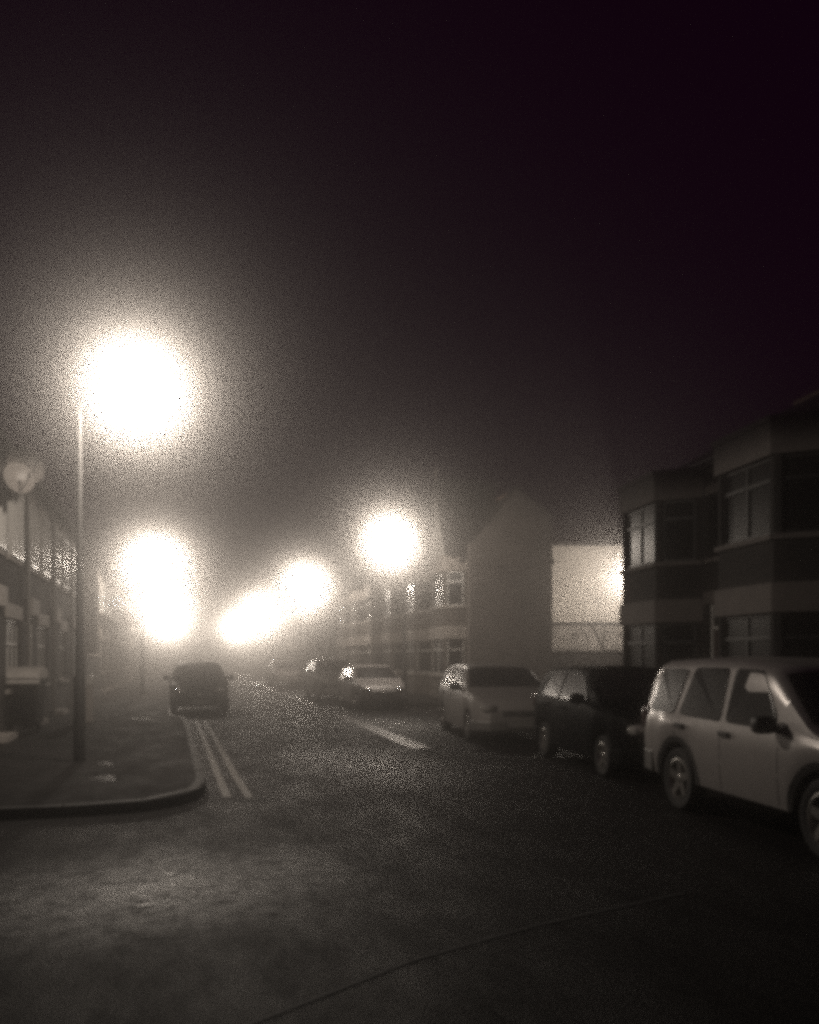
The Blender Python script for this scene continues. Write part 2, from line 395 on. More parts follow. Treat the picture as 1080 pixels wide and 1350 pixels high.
def bay_house(root, Wd=4.4, gable=False, wm='brick', st='stone_dark', wf='frame_dark'):
    Dp = 3.5 if gable else 8.5; H = 5.70
    bx0, bx1, c, p = 0.12, 3.02, 0.55, 0.78
    dx0, dx1 = 3.26, 4.16
    holes = [(dx0, dx1, 0.15, 2.75), (dx0 + 0.05, dx1 - 0.05, 3.70, 5.05)]
    house_shell(root, Wd, Dp, H, holes, M[wm])
    P = [(bx0, 0), (bx0 + c, -p), (bx1 - c, -p), (bx1, 0)]
    wall = MB(); low = MB(); up = MB(); sill = MB(); sill2 = MB()
    for k in range(3):
        a = Vector((*P[k], 0)); b = Vector((*P[k + 1], 0)); d = b - a; Ln = d.length
        T = Matrix.Translation(a) @ Matrix.Rotation(math.atan2(d.y, d.x), 4, 'Z')
        e = 0.10 if k == 1 else 0.12
        h = [(e, Ln - e, 0.95, 2.38), (e, Ln - e, 3.70, 5.05)]
        wall_holes(wall, 0, Ln, 0, 5.05, h, 0, 0.16, T)
        low.box(-0.03, Ln + 0.03, -0.06 - 0.001 * k, 0.12, 2.38 + 0.001 * k, 2.88 + 0.001 * k, T)
        up.box(-0.04, Ln + 0.04, -0.07 - 0.001 * k, 0.12, 5.05 + 0.001 * k, 5.60 + 0.001 * k, T)
        up.box(-0.06, Ln + 0.06, -0.12 - 0.001 * k, 0.12, 5.60 + 0.001 * k, 5.70 + 0.001 * k, T)
        sill.box(-0.02, Ln + 0.02, -0.07 - 0.001 * k, 0.05, 0.86 + 0.001 * k, 0.95 + 0.001 * k, T)
        sill2.box(-0.02, Ln + 0.02, -0.07 - 0.001 * k, 0.05, 3.61 + 0.001 * k, 3.70 + 0.001 * k, T)
        for z0, z1 in ((0.95, 2.38), (3.70, 5.05)):
            window(root, e, Ln - e, z0, z1, 0, T, top=0.30, mull=2 if k == 1 else 1, fm=wf)
    wall.build('bay_wall', M[wm], root)
    low.build('stone_band', M[st], root); up.build('parapet_band', M[st], root); sill.build('sill', M[st], root); sill2.build('sill', M[st], root)
    inset = [(P[0][0] + 0.16, 0), (P[1][0] + 0.1, -p + 0.15), (P[2][0] - 0.1, -p + 0.15), (P[3][0] - 0.16, 0)]
    MB().prism(inset, 5.5, 5.62).build('bay_roof', M['slate'], root)
    MB().prism(inset, 2.4, 3.65).build('bay_floor', M[wm], root)
    if gable:
        g = MB(); xm = (bx0 + bx1) / 2; gh = 8.75
        g.add([(bx0 + 0.1, -p, 5.7), (bx1 - 0.1, -p, 5.7), (xm, -p, gh), (bx0 + 0.1, -p + 0.2, 5.7), (bx1 - 0.1, -p + 0.2, 5.7), (xm, -p + 0.2, gh)],
              [(0, 1, 2), (5, 4, 3), (0, 3, 4, 1), (1, 4, 5, 2), (2, 5, 3, 0)])
        g.build('gable', M['upvc'], root)
        r = MB()
        for sx in (-1, 1):
            xe = xm + sx * 1.52
            A = [(xe, -p - 0.15, 5.62), (xm, -p - 0.15, gh + 0.10), (xm, 1.9, gh + 0.10), (xe, 0.4, 5.62)]
            r.add(A + [(x, y, z + 0.12) for x, y, z in A], [(0, 1, 2, 3), (7, 6, 5, 4), (0, 4, 5, 1), (1, 5, 6, 2), (2, 6, 7, 3), (3, 7, 4, 0)])
        r.build('gable_roof', M['slate'], root)
        MB().lathe([(0.05, gh + 0.1), (0.05, gh + 0.4), (0.09, gh + 0.5), (0.01, gh + 0.75)], 8, Matrix.Translation((xm, -p - 0.05, 0))).build('finial', M[st], root)
    # door and the window over it
    d = MB().box(dx0 + 0.07, dx1 - 0.07, 0.12, 0.17, 0.15, 2.2).build('door', M['door'], root)
    pn = MB()
    for zz in ((0.3, 0.95), (1.1, 2.05)):
        for q in (0.17, 0.50): pn.box(dx0 + q, dx0 + q + 0.24, 0.10, 0.12, *zz)
    pn.build('door_panel', M['door'], d)
    MB().ell((dx0 + 0.15, 0.09, 1.08), (0.03, 0.03, 0.03)).build('handle', M['alloy'], d)
    f = MB().box(dx0, dx0 + 0.07, 0.08, 0.2, 0.15, 2.75).box(dx1 - 0.07, dx1, 0.08, 0.2, 0.15, 2.75).box(dx0 + 0.07, dx1 - 0.07, 0.08, 0.2, 2.2, 2.27).box(dx0 + 0.07, dx1 - 0.07, 0.08, 0.2, 2.68, 2.75)
    fo = f.build('door_frame', M['upvc'], root)
    MB().box(dx0 + 0.07, dx1 - 0.07, 0.13, 0.15, 2.27, 2.68).build('pane', M['glass'], fo)
    window(root, dx0 + 0.05, dx1 - 0.05, 3.70, 5.05, 0, None, mid=True, fm=wf)
    MB().box(dx0 - 0.12, dx1 + 0.08, -0.03, 0.1, 2.75, 3.0).build('lintel', M[st], root); MB().box(dx0 - 0.08, dx1 + 0.06, -0.03, 0.1, 5.05, 5.25).build('lintel', M[st], root)
    MB().box(dx0 - 0.05, dx1 + 0.05, -0.06, 0.05, 3.61, 3.70).build('sill', M[st], root)
    MB().box(dx0 - 0.1, dx1 + 0.1, -0.35, 0.0, 0.0, 0.15).build('doorstep', M[st], root)
    MB().tube([(Wd - 0.09, -0.08, 0), (Wd - 0.09, -0.08, 5.5)], [0.04, 0.04], 8).build('downpipe', M['plastic'], root)
def flat_house(root, Wd=4.2):
    Dp = 8; H = 5.9
    dx0, dx1 = 0.45, 1.35
    holes = [(dx0, dx1, 0.12, 2.62), (2.05, 3.65, 0.95, 2.45), (0.45, 1.45, 3.75, 5.25), (2.2, 3.5, 3.75, 5.25)]
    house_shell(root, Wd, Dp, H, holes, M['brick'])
    for x0, x1 in ((dx0 - 0.12, dx1 + 0.12),): MB().box(x0, x1, -0.14, 0.1, 2.62, 3.02).build('door_hood', M['stone'], root)
    MB().box(1.93, 3.77, -0.05, 0.1, 2.45, 2.75).build('lintel', M['stone'], root)
    MB().box(0.33, 1.57, -0.05, 0.1, 5.25, 5.5).build('lintel', M['stone'], root); MB().box(2.08, 3.62, -0.05, 0.1, 5.25, 5.5).build('lintel', M['stone'], root)
    for q in ((1.95, 3.75, 0.86, 0.95), (0.35, 1.55, 3.66, 3.75), (2.1, 3.6, 3.66, 3.75)): MB().box(q[0], q[1], -0.08, 0.08, q[2], q[3]).build('sill', M['stone'], root)
    window(root, 2.05, 3.65, 0.95, 2.45, 0, mull=3)
    # upper windows: shallow projecting box frames
    for x0, x1, n in ((0.45, 1.45, 2), (2.2, 3.5, 3)):
        f = MB().box(x0 + 0.01, x0 + 0.07, -0.12, 0.1, 3.76, 5.24).box(x1 - 0.07, x1 - 0.01, -0.12, 0.1, 3.76, 5.24).box(x0 + 0.07, x1 - 0.07, -0.12, 0.1, 3.76, 3.83).box(x0 + 0.07, x1 - 0.07, -0.12, 0.1, 5.17, 5.24)
        for k in range(1, n):
            xm = x0 + (x1 - x0) * k / n; f.box(xm - 0.03, xm + 0.03, -0.13, 0.02, 3.83, 5.17)
        fo = f.build('window', M['upvc'], root)
        for k in range(n):
            xa = x0 + 0.07 + (x1 - x0 - 0.14) * k / n; xb = x0 + 0.07 + (x1 - x0 - 0.14) * (k + 1) / n
            MB().box(xa, xb - 0.002, -0.06, -0.04, 3.83, 5.17).build('pane', M['glass'], fo)
    d = MB().box(dx0 + 0.07, dx1 - 0.07, 0.12, 0.17, 0.12, 2.1).build('door', M['door'], root)
    MB().box(dx0 + 0.2, dx1 - 0.2, 0.1, 0.12, 1.2, 1.9).build('pane', M['glass'], d)
    MB().ell((dx1 - 0.16, 0.09, 1.05), (0.03, 0.03, 0.03)).build('handle', M['alloy'], d)
    f = MB().box(dx0, dx0 + 0.07, 0.02, 0.2, 0.12, 2.62).box(dx1 - 0.07, dx1, 0.02, 0.2, 0.12, 2.62).box(dx0 + 0.07, dx1 - 0.07, 0.02, 0.2, 2.1, 2.17).box(dx0 + 0.07, dx1 - 0.07, 0.02, 0.2, 2.55, 2.62).build('door_frame', M['upvc'], root)
    MB().box(dx0 + 0.07, dx1 - 0.07, 0.1, 0.12, 2.17, 2.55).build('pane', M['glass'], f)
    MB().box(dx0 - 0.1, dx1 + 0.1, -0.32, 0, 0, 0.12).build('doorstep', M['stone'], root)
    MB().tube([(0.12, -0.08, 0), (0.12, -0.08, 5.75)], [0.045, 0.045], 8).build('downpipe', M['pipe'], root)

# houses at right face -X (local -Y -> world -X) : rz = -90 deg ; local +x runs towards the camera (-Y)
GB = 'terraced houses with bays at the near right'
xb = 9.32
near_right_labels = ['dark brick house with stone-banded two-storey bay, standing next to the lit white wall',
                     'dark brick bay house behind the parked silver off-roader at the right edge',
                     'dark brick bay house nearest the camera, beyond the right edge of the picture']
# mirrored so that the bay is at the far end of each house: local x runs towards the camera
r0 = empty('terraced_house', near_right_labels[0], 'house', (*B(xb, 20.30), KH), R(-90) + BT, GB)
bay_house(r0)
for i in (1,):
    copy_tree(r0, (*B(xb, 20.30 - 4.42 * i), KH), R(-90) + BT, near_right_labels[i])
# middle right block with gabled bays
GM = 'terraced houses with pointed gables across the side street'
m0 = empty('terraced_house', 'pale gabled corner house across the side street, bay lit by the tall lamp', 'house', (11.05, 32.75, KH), R(90), GM)
# local x should run away from the corner so that the bay is nearest to us: rotate so -Y local faces -X with x towards +Y => mirror
bay_house(m0, gable=True, wm='brick_pale', st='stone', wf='upvc')
pr = [(0.0, 0.0), (3.5, 0.0), (3.5, 7.3), (1.9, 8.35), (0.0, 6.1)]
eg = MB().add([(-0.24, y, z) for y, z in pr] + [(-0.002, y, z) for y, z in pr], [(0, 1, 2, 3, 4), (9, 8, 7, 6, 5)] + [(k, (k + 1) % 5, 5 + (k + 1) % 5, 5 + k) for k in range(5)]).build('end_wall', M['end_wall'], m0)
cp = MB()
for (ya, za), (yb, zb) in ((pr[4], pr[3]), (pr[3], pr[2])):
    cp.add([(-0.28, ya, za), (0.03, ya, za), (0.03, yb, zb), (-0.28, yb, zb), (-0.28, ya, za + 0.1), (0.03, ya, za + 0.1), (0.03, yb, zb + 0.1), (-0.28, yb, zb + 0.1)],
           [(0, 3, 2, 1), (4, 5, 6, 7), (0, 1, 5, 4), (1, 2, 6, 5), (2, 3, 7, 6), (3, 0, 4, 7)])
cp.build('coping', M['slate'], eg)
m0.rotation_euler = (0, 0, R(-90)); m0.location = (11.05, 32.3, KH); m0.scale = (-1, 1, 1)
order = ['second', 'third', 'fourth', 'fifth', 'sixth']
mid_children = [c_ for c_ in m0.children if c_.name.startswith('end_wall')]
for c_ in mid_children: c_.parent = None
for i in range(1, 6):
    copy_tree(m0, (11.05, 32.3 + 4.4 * i, KH), R(-90), '%s pale gabled house from the corner house, in the row across the side street' % order[i - 1])
for c_ in mid_children: c_.parent = m0
GFR = 'hazy far terraced houses on the right'
for i in range(6):
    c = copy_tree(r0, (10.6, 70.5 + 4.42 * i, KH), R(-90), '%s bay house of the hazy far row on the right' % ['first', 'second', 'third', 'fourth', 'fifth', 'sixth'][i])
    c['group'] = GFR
# left terraces : face +X ; local +x runs away from the camera
GL = 'flat-fronted terraced houses on the left'
lab_left = ['flat-fronted brick terraced house carrying a satellite dish at the left edge', 'flat-fronted brick terraced house second from the left edge with pale door hood',
            'flat-fronted brick terraced house just left of the nearest lamp post', 'flat-fronted end house of the near left row behind the nearest lamp post']
l0 = empty('terraced_house', lab_left[0], 'house', (-3.42, 17.4, KH), R(90), GL)
flat_house(l0)
for i in range(1, 4): copy_tree(l0, (-3.42, 17.4 + 4.2 * i, KH), R(90), lab_left[i])
GF = 'hazy far terraced houses on the left'
for i in range(9):
    c = copy_tree(l0, (-3.5, 41.0 + 4.2 * i, KH), R(90), '%s house of the hazy far left row past the alley' % ['first', 'second', 'third', 'fourth', 'fifth', 'sixth', 'seventh', 'eighth', 'ninth'][i])
    c['group'] = GF
# alley garden wall on the left
gw = empty('garden_wall', 'low brick garden wall closing the gap between the two left terraces', 'wall', (-3.5, 34.3, KH), 0)
MB().box(0, 0.22, 0, 6.6, 0, 1.7).build('wall', M['brick'], gw); MB().box(-0.04, 0.26, 0, 6.6, 1.7, 1.78).build('coping', M['stone'], gw)
# white rendered building beyond the side street
CY = -YAW
wb = empty('rendered_building', 'flat-topped white rendered building brightly lit at the end of the side street', 'building', (*K(6.15, 40.6), 0), CY)
w = MB(); wall_holes(w, 0, 9.0, 0, 7.0, [(6.2, 7.4, 4.0, 5.5)], 0, 0.25); w.box(0, 9.0, 0.25, 7, 0, 7.0)
w.build('wall', M['render'], wb)
MB().box(-0.08, 9.08, -0.08, 7.1, 7.0, 7.14).build('coping', M['slate'], wb)
MB().box(0, 9.0, -0.05, 0, 0, 3.28).build('base_course', M['mottled'], wb)
MB().box(0, 9.0, -0.09, -0.001, 3.281, 3.42).build('string_course', M['slate'], wb)
window(wb, 6.2, 7.4, 4.0, 5.5, 0, None)
MB().tube([(3.1, -0.05, 1.9), (2.4, -0.05, 3.2)], [0.04, 0.04], 8).build('leaning_pipe', M['plastic'], wb)
yw = empty('yard_wall', 'dark brick yard wall in front of the brightly lit white building', 'wall', (*K(6.0, 38.0), 0), CY)
MB().box(-0.5, 9.5, 0, 0.22, 0, 2.0).build('wall', M['brick'], yw); MB().box(-0.55, 9.55, -0.04, 0.26, 2.0, 2.07).build('coping', M['slate'], yw)

# ------------------------------------------------------------ street lamps
def street_lamp(x, y, hx, hy, h, label, power, group='street lamps', kind='SPOT'):
    L = empty('street_lamp', label, 'street lamp', (x, y, KH), 0, group)
    dx, dy = hx - x, hy - y; hh = h - KH
    MB().tube([(0, 0, 0), (0, 0, 1.3), (0, 0, 1.35), (0, 0, hh - 0.35)], [0.09, 0.09, 0.06, 0.042], 14).build('pole', M['lamp_grey'], L, smooth=True)
    MB().tube([(0, 0, hh - 0.37), (dx * 0.08, dy * 0.08, hh - 0.05), (dx * 0.35, dy * 0.35, hh + 0.12), (dx * 0.75, dy * 0.75, hh + 0.17)], [0.035, 0.035, 0.03, 0.03], 10).build('arm', M['lamp_grey'], L, smooth=True)
    a = math.atan2(dy, dx)
    T = Matrix.Translation((dx, dy, hh + 0.14)) @ Matrix.Rotation(a, 4, 'Z')
    hs = MB().prism([(-0.34, -0.07), (-0.1, -0.14), (0.22, -0.14), (0.34, -0.06), (0.34, 0.06), (0.22, 0.14), (-0.1, 0.14), (-0.34, 0.07)], 0.0, 0.10, T).build('lantern_housing', M['lamp_grey'], L, bevel=0.03)
    MB().ell((0.04, 0, -0.005), (0.24, 0.11, 0.10), T, p=0.8).build('lantern_bowl', M['lamp_glow'], hs)
    ld = bpy.data.lights.new('lamp_light', kind); ld.energy = power
    if kind == 'SPOT': ld.spot_size = R(180); ld.spot_blend = 0.06
    ld.color = (1.0, 0.88, 0.75); ld.shadow_soft_size = 0.22
    lo = bpy.data.objects.new('lamp_light', ld); C.objects.link(lo); lo.parent = L; lo.location = (dx, dy, hh - 0.10)
    return L
LP = LAMP_W
street_lamp(-1.46, 14.27, -0.58, 13.51, 5.85, 'nearest street lamp, on the left pavement beside the bins, with the biggest glow', LP * 3.6)
street_lamp(-1.5, 40.6, -0.95, 40.3, 6.0, 'second street lamp on the left, glowing above the dark parked hatchback', LP * 8.5)
street_lamp(-1.5, 68.0, -0.95, 67.8, 6.0, 'third street lamp on the left side, deep in the fog', LP * 16)
street_lamp(-1.5, 97.0, -0.95, 96.8, 6.0, 'last street lamp on the left side, deepest in the fog', LP * 40)
street_lamp(7.98, 30.4, 7.36, 30.1, 6.0, 'street lamp in front of the gabled corner house on the right', LP * 3.4, kind='POINT')
street_lamp(7.85, 49.9, 7.15, 49.7, 6.0, 'second street lamp on the right, beyond the parked pale cars', LP * 8)
street_lamp(7.85, 77.2, 7.15, 77.0, 6.0, 'third street lamp on the right side, small in the fog', LP * 24)
street_lamp(7.85, 108.0, 7.15, 108.0, 6.0, 'last street lamp on the right side, faint near the vanishing point', LP * 60)
p = K(10.2, 36.5); q = K(9.62, 36.9)
street_lamp(*p, *q, 5.3, 'side street lamp hidden behind the dark bay house, lighting the white building', LP * 5.5, kind='POINT')

# ------------------------------------------------------------ cars
def lerp_tab(tab, x):
    if x <= tab[0][0]: return tab[0][1]
    for (a, va), (b, vb) in zip(tab, tab[1:]):
        if x <= b:
            t = (x - a) / (b - a); return va + (vb - va) * t
    return tab[-1][1]
def smooth_tab(tab, x, r=0.05):
    return sum(lerp_tab(tab, x + r * k / 2) for k in (-2, -1, 0, 1, 2)) / 5
class Car:
    def __init__(s, **k): s.__dict__.update(k)
    def zt(s, x): return smooth_tab(s.top, x, s.sm)
    def w(s, x): return smooth_tab(s.plan, x, 0.04)
    def zbelt(s, x): return min(lerp_tab(s.belt, x), s.zt(x) - 0.05)
    def zb(s, x):
        z = lerp_tab(s.sill, x)
        for wx in (s.wr, s.wf):
            q = s.ar ** 2 - (x - wx) ** 2
            if q > 0: z = max(z, s.rad + math.sqrt(q))
        return min(z, s.zbelt(x) - 0.04)
    def sec(s, x):
        w = s.w(x); z0 = s.zb(x); z1 = s.zbelt(x); zt = s.zt(x); h = zt - z1
        pts = []
        for u, q in ((0, 0.965), (0.2, 0.985), (0.45, 1.0), (0.7, 1.0), (0.9, 0.99), (1.0, 0.965)):
            pts.append((w * q, z0 + (z1 - z0) * u))
        yb = w * 0.965; tm = s.tumble
        yt = yb - tm * h
        pts += [(yb - tm * h * 0.3, z1 + 0.3 * h), (yb - tm * h * 0.6, z1 + 0.6 * h), (yb - tm * h * 0.85, z1 + 0.82 * h),
                (yt - 0.025, z1 + 0.91 * h), (yt - 0.09, z1 + 0.965 * h), (yt * 0.6, z1 + 0.99 * h), (yt * 0.3, zt), (0, zt + 0.004)]
        return pts
    def side_y(s, x, z):
        P = s.sec(x)
        for (ya, za), (yb, zb) in zip(P, P[1:]):
            if za <= z <= zb and zb > za: return ya + (yb - ya) * (z - za) / (zb - za)
        return P[0][0] if z < P[0][1] else P[8][0]
    def top_z(s, x, y):
        P = s.sec(x)[5:]
        y = abs(y)
        for (ya, za), (yb, zb) in zip(P, P[1:]):
            if yb <= y <= ya and ya > yb: return za + (zb - za) * (ya - y) / (ya - yb)
        return P[0][1]
def round_poly(poly, r=0.05, n=4):
    out = []; m = len(poly)
    for i in range(m):
        p = Vector(poly[i]); a = (Vector(poly[i - 1]) - p); b = (Vector(poly[(i + 1) % m]) - p)
        ra = min(r, a.length * 0.4, b.length * 0.4); p1 = p + a.normalized() * ra; p2 = p + b.normalized() * ra
        for k in range(n + 1):
            t = k / n; out.append(tuple((1 - t) ** 2 * p1 + 2 * t * (1 - t) * p + t * t * p2))
    return out
def build_car(root, c, paint, detail=True):
    L = c.L
    xs = set([0.0, L])
    n = int(L / 0.05)
    for i in range(n + 1): xs.add(round(L * i / n, 4))
    for e in (0.02, 0.045): xs.add(e); xs.add(L - e)
    xs = sorted(xs)
    secs = [c.sec(x) for x in xs]; K_ = len(secs[0])
    body = MB(); vs = []
    for x, P in zip(xs, secs):
        vs += [(x - L / 2, y, z) for y, z in P] + [(x - L / 2, -y, z) for y, z in P]
    st = 2 * K_; fs = []
    for i in range(len(xs) - 1):
        for k in range(K_ - 1):
            a = i * st + k; fs.append((a, a + 1, a + st + 1, a + st))
            a += K_; fs.append((a, a + st, a + st + 1, a + 1))
    for base, flip in ((0, 0), ((len(xs) - 1) * st, 1)):
        for k in range(K_ - 1): fs.append((base + k, base + K_ + k, base + K_ + k + 1, base + k + 1))
    body.add(vs, fs); bo = body.build('body', M[paint], root, smooth=True)
    # underbody and wheel wells
    zs = min(s_[1] for s_ in c.sill) + 0.02
    u = MB().box(-L / 2 + 0.15, L / 2 - 0.15, -c.W / 2 + 0.28, c.W / 2 - 0.28, zs, min(0.95, c.rad + c.ar + 0.02))
    u.box(c.wr + c.ar - L / 2, c.wf - c.ar - L / 2, -c.W / 2 + 0.06, c.W / 2 - 0.06, zs, 0.6)
    u.build('underbody', M['plastic'], root)
    # side windows
    for sgn in (1, -1):
        for poly in c.windows:
            if detail:
                o = round_poly([( (x - sum(q[0] for q in poly) / len(poly)) * 1.0 + sum(q[0] for q in poly) / len(poly), z) for x, z in poly], 0.07)
            else: o = poly
            pts = [(x - L / 2, sgn * (c.side_y(x, z) + 0.013), z) for x, z in o]
            m = len(pts); pin = [(x, y - sgn * 0.02, z) for x, y, z in pts]
            MB().add(pts + pin, [tuple(range(m)), tuple(range(2 * m - 1, m - 1, -1))] + [(i, (i + 1) % m, m + (i + 1) % m, m + i) for i in range(m)]).build('side_window', M['car_glass'], root)
    def topglass(name, xa, xb, q0, q1):
        vs = []; fs = []; nx, ny = 10, 12
        for i in range(nx + 1):
            x = xa + (xb - xa) * i / nx
            for j in range(ny + 1):
                t = -1 + 2 * j / ny
                yt = c.sec(x)[9][0]; y = t * (yt * (q0 + (q1 - q0) * i / nx))
                vs.append((x - L / 2, y, c.top_z(x, y) + 0.010))
        for i in range(nx):
            for j in range(ny): a = i * (ny + 1) + j; fs.append((a, a + 1, a + ny + 2, a + ny + 1))
        MB().add(vs, fs).build(name, M['car_glass'], root, smooth=True)
    topglass('windscreen', c.ws[0], c.ws[1], 0.93, 0.96)
    # rear window on the tail
    rz0, rz1, rx0, rx1 = c.rw; wy = c.w(0.2) * 0.78
    MB().add([(rx0 - L / 2 - 0.012, -wy, rz0), (rx0 - L / 2 - 0.012, wy, rz0), (rx1 - L / 2 - 0.012, wy * 0.88, rz1), (rx1 - L / 2 - 0.012, -wy * 0.88, rz1),
              (rx0 - L / 2 + 0.01, -wy, rz0), (rx0 - L / 2 + 0.01, wy, rz0), (rx1 - L / 2 + 0.01, wy * 0.88, rz1), (rx1 - L / 2 + 0.01, -wy * 0.88, rz1)],
             [(0, 3, 2, 1), (4, 5, 6, 7), (0, 1, 5, 4), (1, 2, 6, 5), (2, 3, 7, 6), (3, 0, 4, 7)]).build('rear_window', M['car_glass'], root)
    # wheels
    wt = 0.21
    for wx in (c.wr, c.wf):
        for sgn in (1, -1):
            yc = sgn * (c.W / 2 - wt / 2 - 0.025)
            T = Matrix.Translation((wx - L / 2, yc, c.rad)) @ Matrix.Rotation(R(-90 * sgn), 4, 'X')
            r = c.rad; rr = c.rim
            wh = MB().lathe([(rr, -wt / 2 + 0.02), (rr + 0.03, -wt / 2), (r - 0.03, -wt / 2), (r - 0.004, -wt / 2 + 0.03), (r, 0), (r - 0.004, wt / 2 - 0.03), (r - 0.03, wt / 2), (rr + 0.03, wt / 2), (rr, wt / 2 - 0.02), (rr, -wt / 2 + 0.02)], 32, T).build('wheel', M['rubber'], root, smooth=True)
            rm = MB().lathe([(rr + 0.004, wt / 2 - 0.012), (rr - 0.018, wt / 2 - 0.006), (rr - 0.03, wt / 2 - 0.05), (rr - 0.05, wt / 2 - 0.12)], 32, T)
            rm.lathe([(0.001, wt / 2 - 0.02), (0.035, wt / 2 - 0.022), (0.06, wt / 2 - 0.035), (0.07, wt / 2 - 0.08)], 20, T)
            for k in range(c.spokes):
                a = 2 * math.pi * k / c.spokes + 0.3
                Tk = T @ Matrix.Rotation(a, 4, 'Z')
                w0, w1 = c.spw
                rm.add([(0.05, -w0, wt / 2 - 0.03), (0.05, w0, wt / 2 - 0.03), (rr - 0.015, w1, wt / 2 - 0.015), (rr - 0.015, -w1, wt / 2 - 0.015),
                        (0.05, -w0, wt / 2 - 0.08), (0.05, w0, wt / 2 - 0.08), (rr - 0.02, w1, wt / 2 - 0.06), (rr - 0.02, -w1, wt / 2 - 0.06)],
                       [(0, 1, 2, 3), (7, 6, 5, 4), (0, 4, 5, 1), (1, 5, 6, 2), (2, 6, 7, 3), (3, 7, 4, 0)], Tk)
            rm.build('rim', M['alloy'], wh, smooth=True)
            MB().lathe([(0.001, -0.02), (rr - 0.05, -0.02), (rr - 0.05, -0.03)], 20, T).build('brake_disc', M['plastic'], wh)
            # black arch lining
            al = MB(); nseg = 20; vs = []; fs = []
            for k in range(nseg + 1):
                a = math.pi * k / nseg * 1.12 - 0.06 * math.pi
                for yy in (c.W / 2 - 0.035, c.W / 2 - 0.30):
                    vs.append((wx - L / 2 + (c.ar + 0.003) * math.cos(a), sgn * yy, max(zs, c.rad + (c.ar + 0.003) * math.sin(a))))
            for k in range(nseg): fs.append((2 * k, 2 * k + 1, 2 * k + 3, 2 * k + 2))
            al.add(vs, fs).build('wheel_arch', M['plastic'], root)
            if detail and c.flare:
                vs = []; fs = []
                for k in range(nseg + 1):
                    a = math.pi * k / nseg
                    for rr2, oy in ((c.ar - 0.01, 0.012), (c.ar + 0.055, 0.012), (c.ar + 0.06, -0.02), (c.ar - 0.01, -0.03)):
                        X = wx + rr2 * math.cos(a); Z = c.rad + rr2 * math.sin(a)
                        yy = c.side_y(min(max(X, 0), L), Z) + oy
                        vs.append((X - L / 2, sgn * max(yy, c.W / 2 - 0.05 + oy), Z))
                for k in range(nseg):
                    for j in range(4): a_ = k * 4; fs.append((a_ + j, a_ + (j + 1) % 4, a_ + 4 + (j + 1) % 4, a_ + 4 + j))
                MB().add(vs, fs).build('arch_trim', M['plastic'], root, smooth=True)
    # lights, grille, plates, mirrors, handles
    xf = L / 2; hz = c.hl
    for sgn in (1, -1):
        wf_ = c.w(L - 0.18)
        MB().ell((xf - 0.15, sgn * (wf_ - 0.17), hz), (c.hls[0], c.hls[1], c.hls[2]), p=0.7).build('headlight', M['lens'], root, smooth=True)
        MB().ell((-xf + 0.10, sgn * (c.w(0.12) - 0.07), c.tl), (0.11, 0.085, 0.15), p=0.6).build('tail_light', M['red_lens'], root, smooth=True)
        mx_, mz = c.mir
        yy = c.side_y(mx_, mz)
        mr = MB().ell((mx_ - L / 2 + 0.02, sgn * (yy + 0.14), mz + 0.03), (0.075, 0.115, 0.085), p=0.6)
        mr.tube([(mx_ - L / 2, sgn * (yy - 0.02), mz - 0.02), (mx_ - L / 2, sgn * (yy + 0.1), mz)], [0.035, 0.03], 8)
        mr.build('mirror', M[c.mirm], root, smooth=True)
        for hx, hzz in c.handles:
            y = c.side_y(hx, hzz)
            MB().box(hx - L / 2 - 0.09, hx - L / 2 + 0.09, sgn * (y + 0.022) - 0.014, sgn * (y + 0.022) + 0.014, hzz - 0.025, hzz + 0.03).build('door_handle', M[c.hm], root, bevel=0.008)
        # door shut lines
        for dx in c.doors:
            z0 = c.zb(dx) + 0.03; z1 = c.zbelt(dx) - 0.01; pts = []
            for k in range(7):
                z = z0 + (z1 - z0) * k / 6; pts.append((dx - L / 2, sgn * (c.side_y(dx, z) + 0.0015), z))
            vs = [(x - 0.006, y, z) for x, y, z in pts] + [(x + 0.006, y, z) for x, y, z in pts]
            MB().add(vs, [(k, k + 1, 7 + k + 1, 7 + k) for k in range(6)]).build('door_gap', M['rubber'], root)
    g = MB().box(xf - 0.06, xf + 0.012, -0.36, 0.36, c.gz[0], c.gz[1])
    go = g.build('grille', M['plastic'], root, bevel=0.01)
    sl = MB()
    k = c.gz[0] + 0.03
    while k < c.gz[1] - 0.02: sl.box(xf + 0.010, xf + 0.020, -0.33, 0.33, k, k + 0.012); k += 0.035
    sl.build('grille_bar', M[c.grm], go)
    MB().ell((xf + 0.02, 0, (c.gz[0] + c.gz[1]) / 2), (0.012, 0.055, 0.04)).build('badge', M['alloy'], go, smooth=True)
    wb_ = c.w(L - 0.03)
    bp = MB().prism([(xf - 0.5, -c.W / 2 + 0.0), (xf - 0.18, -c.W / 2 + 0.05), (xf + 0.02, -wb_ + 0.02), (xf + 0.06, -wb_ * 0.5), (xf + 0.06, wb_ * 0.5), (xf + 0.02, wb_ - 0.02), (xf - 0.18, c.W / 2 - 0.05), (xf - 0.5, c.W / 2)], c.bz[0], c.bz[1])
    bp.build('front_bumper', M[c.bm], root, bevel=0.03)
    bp = MB().prism([(-xf + 0.4, -c.W / 2 + 0.0), (-xf + 0.12, -c.W / 2 + 0.04), (-xf - 0.03, -c.w(0.03) + 0.04), (-xf - 0.06, 0), (-xf - 0.03, c.w(0.03) - 0.04), (-xf + 0.12, c.W / 2 - 0.04), (-xf + 0.4, c.W / 2)], c.bz[0], c.bz[1] + 0.03)
    bp.build('rear_bumper', M[c.bm], root, bevel=0.03)
    MB().box(xf + 0.062, xf + 0.072, -0.26, 0.26, c.pz, c.pz + 0.11).build('number_plate', M['plate'], root)
